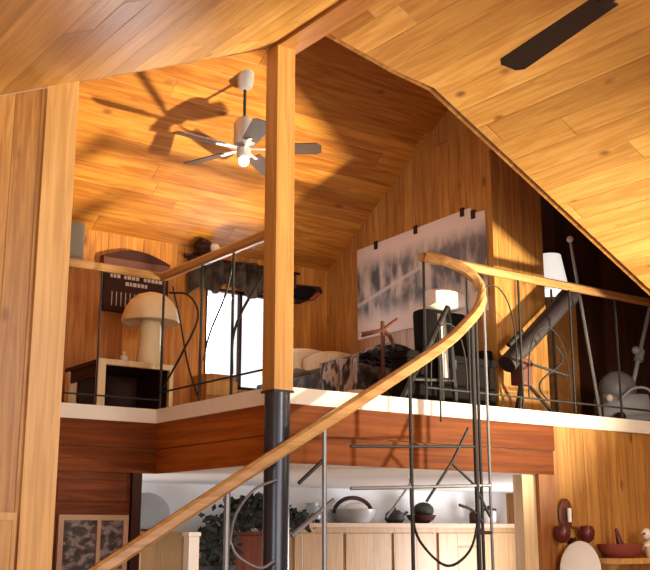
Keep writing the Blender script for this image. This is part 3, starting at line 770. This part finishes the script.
# canister vacuum at the right margin
t = thing('vacuum_cleaner', 'grey canister vacuum cleaner with a slanted chrome wand at the right margin', 'vacuum cleaner', (3.98, 0.32, 2.64))
MB().obox((4.00, 0.34, 2.79), (0.44, 0.34, 0.26), rot('Z', -36), 0.06).build('body', M['mgrey'], t, True)
MB().ball((3.96, 0.34, 2.97), (0.19, 0.16, 0.17)).build('dome', M['mgrey'], t, True)
MB().tube(crom([(3.80, 0.18, 2.86), (3.90, 0.12, 2.95), (4.02, 0.06, 2.95), (4.12, 0.06, 2.86)]), 0.012, 8).build('carry_handle', M['lgrey'], t, True)
for x, y in ((3.74, 0.42), (3.80, 0.20), (4.22, 0.30), (4.12, 0.50)):
    MB().tube([(x, y - .02, 2.69), (x, y + .02, 2.69)], 0.05, 16).build('wheel', M['iron'], t, True)
MB().ball((3.71, 0.24, 2.86), (0.035, 0.03, 0.035)).build('plug', M['pinkfab'], t, True)
MB().tube([(4.13, 0.30, 3.02), (4.52, 0.34, 3.80)], 0.020, 10).build('wand', M['lgrey'], t, True)
b = MB(); b.tube([(4.25, 0.31, 3.26), (4.30, 0.315, 3.36)], 0.042, 12); b.build('wand_collar', M['lgrey'], t, True)
MB().ball((4.20, 0.29, 3.35), 0.04).build('lock_knob', M['lgrey'], t, True)
MB().tube(crom([(4.20, 0.42, 2.86), (4.40, 0.40, 3.0), (4.50, 0.42, 2.8), (4.52, 0.42, 2.67), (4.35, 0.55, 2.66)]), 0.024, 10).build('hose', M['iron'], t, True)

# ------------------------------------------------------------------ lower level, left
t = thing('picture_frame', 'pale wooden frame with two dark photographs on the red boards below the loft', 'picture', (-0.52, 1.73, 1.40))
b = MB()
for x0, x1, z0, z1 in ((-0.80, -0.76, 1.38, 1.82), (-0.28, -0.24, 1.38, 1.82), (-0.76, -0.28, 1.78, 1.82), (-0.76, -0.28, 1.38, 1.42), (-0.495, -0.465, 1.42, 1.78)):
    b.box((x0, 1.70, z0), (x1, 1.735, z1))
b.build('frame', plain('pale_pinkish_frame', (0.52, 0.33, 0.22), 0.5), t)
ph = photo_mat('dark_photograph', 1)
MB().box((-0.76, 1.722, 1.42), (-0.495, 1.732, 1.78)).build('photograph', ph, t)
MB().box((-0.465, 1.722, 1.42), (-0.28, 1.732, 1.78)).build('photograph', ph, t)
t = thing('wall_cabinet', 'small pine cupboard front on the left wall at the bottom left corner', 'cabinet', (-2.1, -0.05, 1.0))
MB().box((-2.4, -0.08, 0.9), (-1.775, -0.005, 1.80)).build('carcass', M['trim_z'], t)
d_ = MB().box((-2.36, -0.10, 0.95), (-1.80, -0.08, 1.76), 0.008).build('door', M['post'], t)
MB().ball((-2.32, -0.115, 1.35), 0.018).build('knob', M['dark_wood'], d_, True)

# ------------------------------------------------------------------ kitchen under the loft
t = thing('kitchen_cabinet', 'long pale pine cabinet run with a ledge under the white ceiling', 'cabinet', (3.8, 3.2, 0))
MB().box((2.12, 3.02, 0.0), (5.5, 3.395, 1.74)).build('body', M['kitchen'], t)
MB().box((2.10, 2.97, 1.74), (5.5, 3.398, 1.785), 0.006).build('ledge', plain('pinkish_ledge', (0.50, 0.33, 0.22), 0.5), t)
for i in range(5):
    x0 = 2.20 + 0.64 * i
    dd = MB().box((x0, 3.0, 0.9), (x0 + 0.60, 3.02, 1.68), 0.006).build('door', M['kitchen'], t)
    MB().ball((x0 + 0.55, 2.985, 1.25), 0.018).build('knob', M['dark_wood'], dd, True)
for x0, x1, lab in ((0.50, 0.98, 'red-brown cabinet half hidden behind the stair handrail at the left'), (1.37, 1.86, 'red-brown cabinet seen just left of the steel pipe')):
    t = thing('kitchen_cabinet', lab, 'cabinet', ((x0 + x1) / 2, 3.2, 0), 'red-brown cabinets under the loft')
    MB().box((x0, 3.04, 0.0), (x1, 3.395, 1.70)).build('body', M['redcab'] if x0 > 1 else M['kitchen'], t)
    dd = MB().box((x0 + .03, 3.02, 0.9), (x1 - .03, 3.04, 1.66), 0.006).build('door', M['redcab'] if x0 > 1 else M['kitchen'], t)
    MB().ball((x1 - .08, 3.005, 1.3), 0.018).build('knob', M['dark_wood'], dd, True)
    if x0 < 1: t['label'] = 'tan cabinet half hidden behind the stair handrail at the left'; del t['group']
    else: del t['group']
# stove hood / dark bushy plant by the pipe
t = thing('potted_plant', 'big dark bushy plant between the two cabinets left of the pipe', 'plant', (1.18, 2.80, 0))
MB().lathe([(0.10, 0.0), (0.15, 0.06), (0.18, 1.35), (0.20, 1.40), (0.17, 1.40), (0.15, 1.35)], (1.18, 2.80, 0.0)).build('pot', M['iron'], t, True)
rng = random.Random(5); bm = bmesh.new()
for i in range(1500):
    u = rng.random(); th = rng.uniform(0, 2 * math.pi)
    x = 1.50 + rng.gauss(0, 0.40); y = 2.80 + rng.uniform(-.16, .16)
    if x < 1.02 or x > 2.25: continue
    z = 1.72 + rng.random() ** 0.8 * 0.30 * max(0.15, 1 - abs(x - 1.55) / 1.0)
    if x < 1.34: z -= rng.random() * 0.42
    L = rng.uniform(0.05, 0.10); dv = Vector((rng.uniform(-1, 1), rng.uniform(-1, .6), rng.uniform(-.6, .8))).normalized(); sd = dv.cross(Vector((0.2, 1, .3))).normalized() * L * .3
    c0 = Vector((x, y, z)); vs = [bm.verts.new(c0), bm.verts.new(c0 + dv * L * .5 + sd), bm.verts.new(c0 + dv * L), bm.verts.new(c0 + dv * L * .5 - sd)]
    bm.faces.new(vs)
b = MB(); b._add(bm); b.build('foliage', M['leaf'], t)
# things standing on the ledge
Zk = 1.785
t = thing('basket', 'dark arched basket holding pale bread-like bundles on the kitchen ledge', 'basket', (3.05, 3.15, Zk))
MB().lathe([(0.17, 0.0), (0.24, 0.10), (0.25, 0.14), (0.22, 0.13), (0.15, 0.02)], (3.05, 3.15, Zk)).build('bowl', M['lgrey'], t, True)
b = MB(); b.tube([(3.05 + 0.25 * math.cos(math.pi * k / 16), 3.15, Zk + 0.10 + 0.16 * math.sin(math.pi * k / 16)) for k in range(17)], 0.022, 8); b.build('handle', M['dark_wood'], t, True)
tag(MB().ball((3.05, 3.10, Zk + 0.14), (0.15, 0.10, 0.07)).build('bundle', M['pinkfab'], None, True), 'pale cloth bundle lying in the dark arched basket', 'bundle')
t = thing('pitcher', 'grey jug on the kitchen ledge right of the pipe', 'jug', (2.52, 3.15, Zk))
MB().lathe([(0.07, 0.0), (0.10, 0.05), (0.09, 0.12), (0.06, 0.17), (0.07, 0.20)], (2.52, 3.15, Zk)).build('body', M['lgrey'], t, True)
b = MB(); b.tube(crom([(2.60, 3.15, Zk + .16), (2.68, 3.15, Zk + .13), (2.67, 3.15, Zk + .07), (2.60, 3.15, Zk + .04)]), 0.010, 6); b.build('handle', M['lgrey'], t, True)
t = thing('kettle', 'round black kettle on the kitchen ledge behind the black iron bar', 'kettle', (3.62, 3.15, Zk))
MB().lathe([(0.08, 0.0), (0.11, 0.04), (0.10, 0.10), (0.05, 0.14), (0.0, 0.145)], (3.62, 3.15, Zk)).build('body', M['iron'], t, True)
MB().tube([(3.72, 3.15, Zk + .07), (3.80, 3.15, Zk + .12)], 0.016, 8).build('spout', M['iron'], t, True)
MB().ball((3.62, 3.15, Zk + .155), 0.018).build('knob', M['iron'], t, True)
t = thing('fruit_bowl', 'dark bowl heaped with dark fruit on the kitchen ledge', 'bowl', (4.0, 3.15, Zk))
MB().lathe([(0.08, 0.0), (0.14, 0.04), (0.17, 0.09), (0.15, 0.085), (0.07, 0.02)], (4.0, 3.15, Zk)).build('bowl', M['dark_wood'], t, True)
MB().ball((4.02, 3.13, Zk + .14), (0.13, 0.10, 0.09)).build('contents', M['leaf'], t, True)
t = thing('canister', 'white canister beside the jamb on the kitchen ledge', 'canister', (5.05, 3.15, Zk))
MB().lathe([(0.08, 0.0), (0.085, 0.02), (0.085, 0.13), (0.07, 0.15)], (5.05, 3.15, Zk)).build('body', M['white'], t, True)
MB().lathe([(0.09, 0.0), (0.09, 0.02), (0.02, 0.035), (0.015, 0.055)], (5.05, 3.15, Zk + .15)).build('lid', M['dark_wood'], t, True)
t = thing('jar', 'dark jar between the fruit bowl and the white canister on the ledge', 'jar', (4.82, 3.15, Zk))
MB().lathe([(0.06, 0.0), (0.065, 0.10), (0.05, 0.13)], (4.82, 3.15, Zk)).build('body', M['dark_wood'], t, True)
MB().lathe([(0.055, 0.0), (0.055, 0.02)], (4.82, 3.15, Zk + .13)).build('lid', M['lgrey'], t, True)
t = thing('serving_tray', 'grey oval tray leaning on the tan cabinet top at the left', 'tray', (0.72, 3.25, 1.70))
MB().lathe([(0.02, 0.0), (0.20, 0.0), (0.22, 0.02), (0.20, 0.012), (0.02, 0.012)], (0.72, 3.28, 1.88), 28, rot('X', 76) @ Matrix.Diagonal((1, .8, 1))).build('dish', M['lgrey'], t, True)
MB().box((0.62, 3.16, 1.70), (0.82, 3.20, 1.72)).build('stand', M['dark_wood'], t)

# ------------------------------------------------------------------ right lower wall
t = thing('shelf', 'pine shelf on the lower right wall carrying the red and white dishes', 'shelf', (3.4, -0.12, 1.4))
MB().box((3.06, -0.30, 1.445), (5.0, -0.003, 1.49), 0.006).build('board', M['trim_z'], t)
for x in (3.12, 3.9): MB().prism([(x, -0.005, 1.445), (x, -0.22, 1.445), (x, -0.005, 1.25)], (0.025, 0, 0)).build('bracket', M['trim_z'], t)
t = thing('plate', 'large round white plate hung on the lower right wall beneath the sconce', 'plate', (2.72, -0.1, 1.42))
MB().lathe([(0.0, 0.0), (0.17, 0.0), (0.24, 0.04), (0.24, 0.05), (0.17, 0.012), (0.0, 0.012)], (2.80, -0.06, 1.385), 40, rot('X', 90)).build('dish', M['white'], t, True)
MB().box((2.775, -0.05, 1.60), (2.825, -0.003, 1.65)).build('hanger', M['dark_wood'], t)
t = thing('wall_sconce', 'dark wall sconce with a white candle and two dark red cups, above the plate', 'sconce', (2.76, -0.08, 1.68))
MB().ball((2.755, -0.02, 1.83), (0.085, 0.018, 0.13)).build('back_plate', M['redbrown'], t, True)
MB().tube([(2.74, -0.07, 1.77), (2.74, -0.07, 1.88)], 0.018, 12).build('candle', M['white'], t, True)
b = MB(); b.tube(crom([(2.63, -0.08, 1.65), (2.68, -0.06, 1.72), (2.755, -0.04, 1.73), (2.84, -0.06, 1.72), (2.90, -0.08, 1.65)]), 0.010, 6); b.build('arm', M['redbrown'], t, True)
for x in (2.625, 2.91): MB().lathe([(0.02, -0.07), (0.055, -0.04), (0.065, 0.02), (0.05, 0.06), (0.02, 0.065)], (x, -0.09, 1.68)).build('cup', M['darkred'], t, True)
t = thing('sauce_boat', 'faded red pointed dish on the pine shelf left of the white bird', 'dish', (3.25, -0.15, 1.49))
MB().lathe([(0.10, 0.0), (0.16, 0.05), (0.18, 0.11), (0.16, 0.10), (0.08, 0.02)], (3.25, -0.15, 1.49)).build('bowl', M['redpaint'], t, True)
MB().tube([(3.24, -0.15, 1.60), (3.20, -0.15, 1.72)], 0.03, 10, 0.012).build('handle', M['darkred'], t, True)
t = thing('bird_figurine', 'white bird figurine standing on the pine shelf at the right margin', 'figurine', (3.62, -0.18, 1.49))
MB().ball((3.63, -0.18, 1.58), (0.14, 0.07, 0.06), rot('Y', -12)).build('body', M['white'], t, True)
MB().ball((3.54, -0.19, 1.68), (0.05, 0.04, 0.045)).build('head', M['white'], t, True)
MB().lathe([(0.06, 0.0), (0.03, 0.04)], (3.63, -0.18, 1.49)).build('base', M['redbrown'], t, True)
b = MB(); b.tube([(3.50, -0.20, 1.68), (3.45, -0.205, 1.67)], 0.012, 8, 0.003); b.build('beak', M['redpaint'], t, True)
t = thing('cream_cup', 'small cream cup on the pine shelf before the red dish', 'cup', (3.36, -0.25, 1.49))
MB().lathe([(0.035, 0.0), (0.05, 0.05), (0.048, 0.09), (0.04, 0.085), (0.03, 0.02)], (3.48, -0.27, 1.49)).build('bowl', M['creamfab'], t, True)
b = MB(); b.tube(crom([(3.52, -0.27, 1.57), (3.555, -0.27, 1.55), (3.52, -0.27, 1.515)]), 0.007, 6); b.build('handle', M['creamfab'], t, True)

for o in bpy.data.objects:
    if '_o' in o: del o['_o']
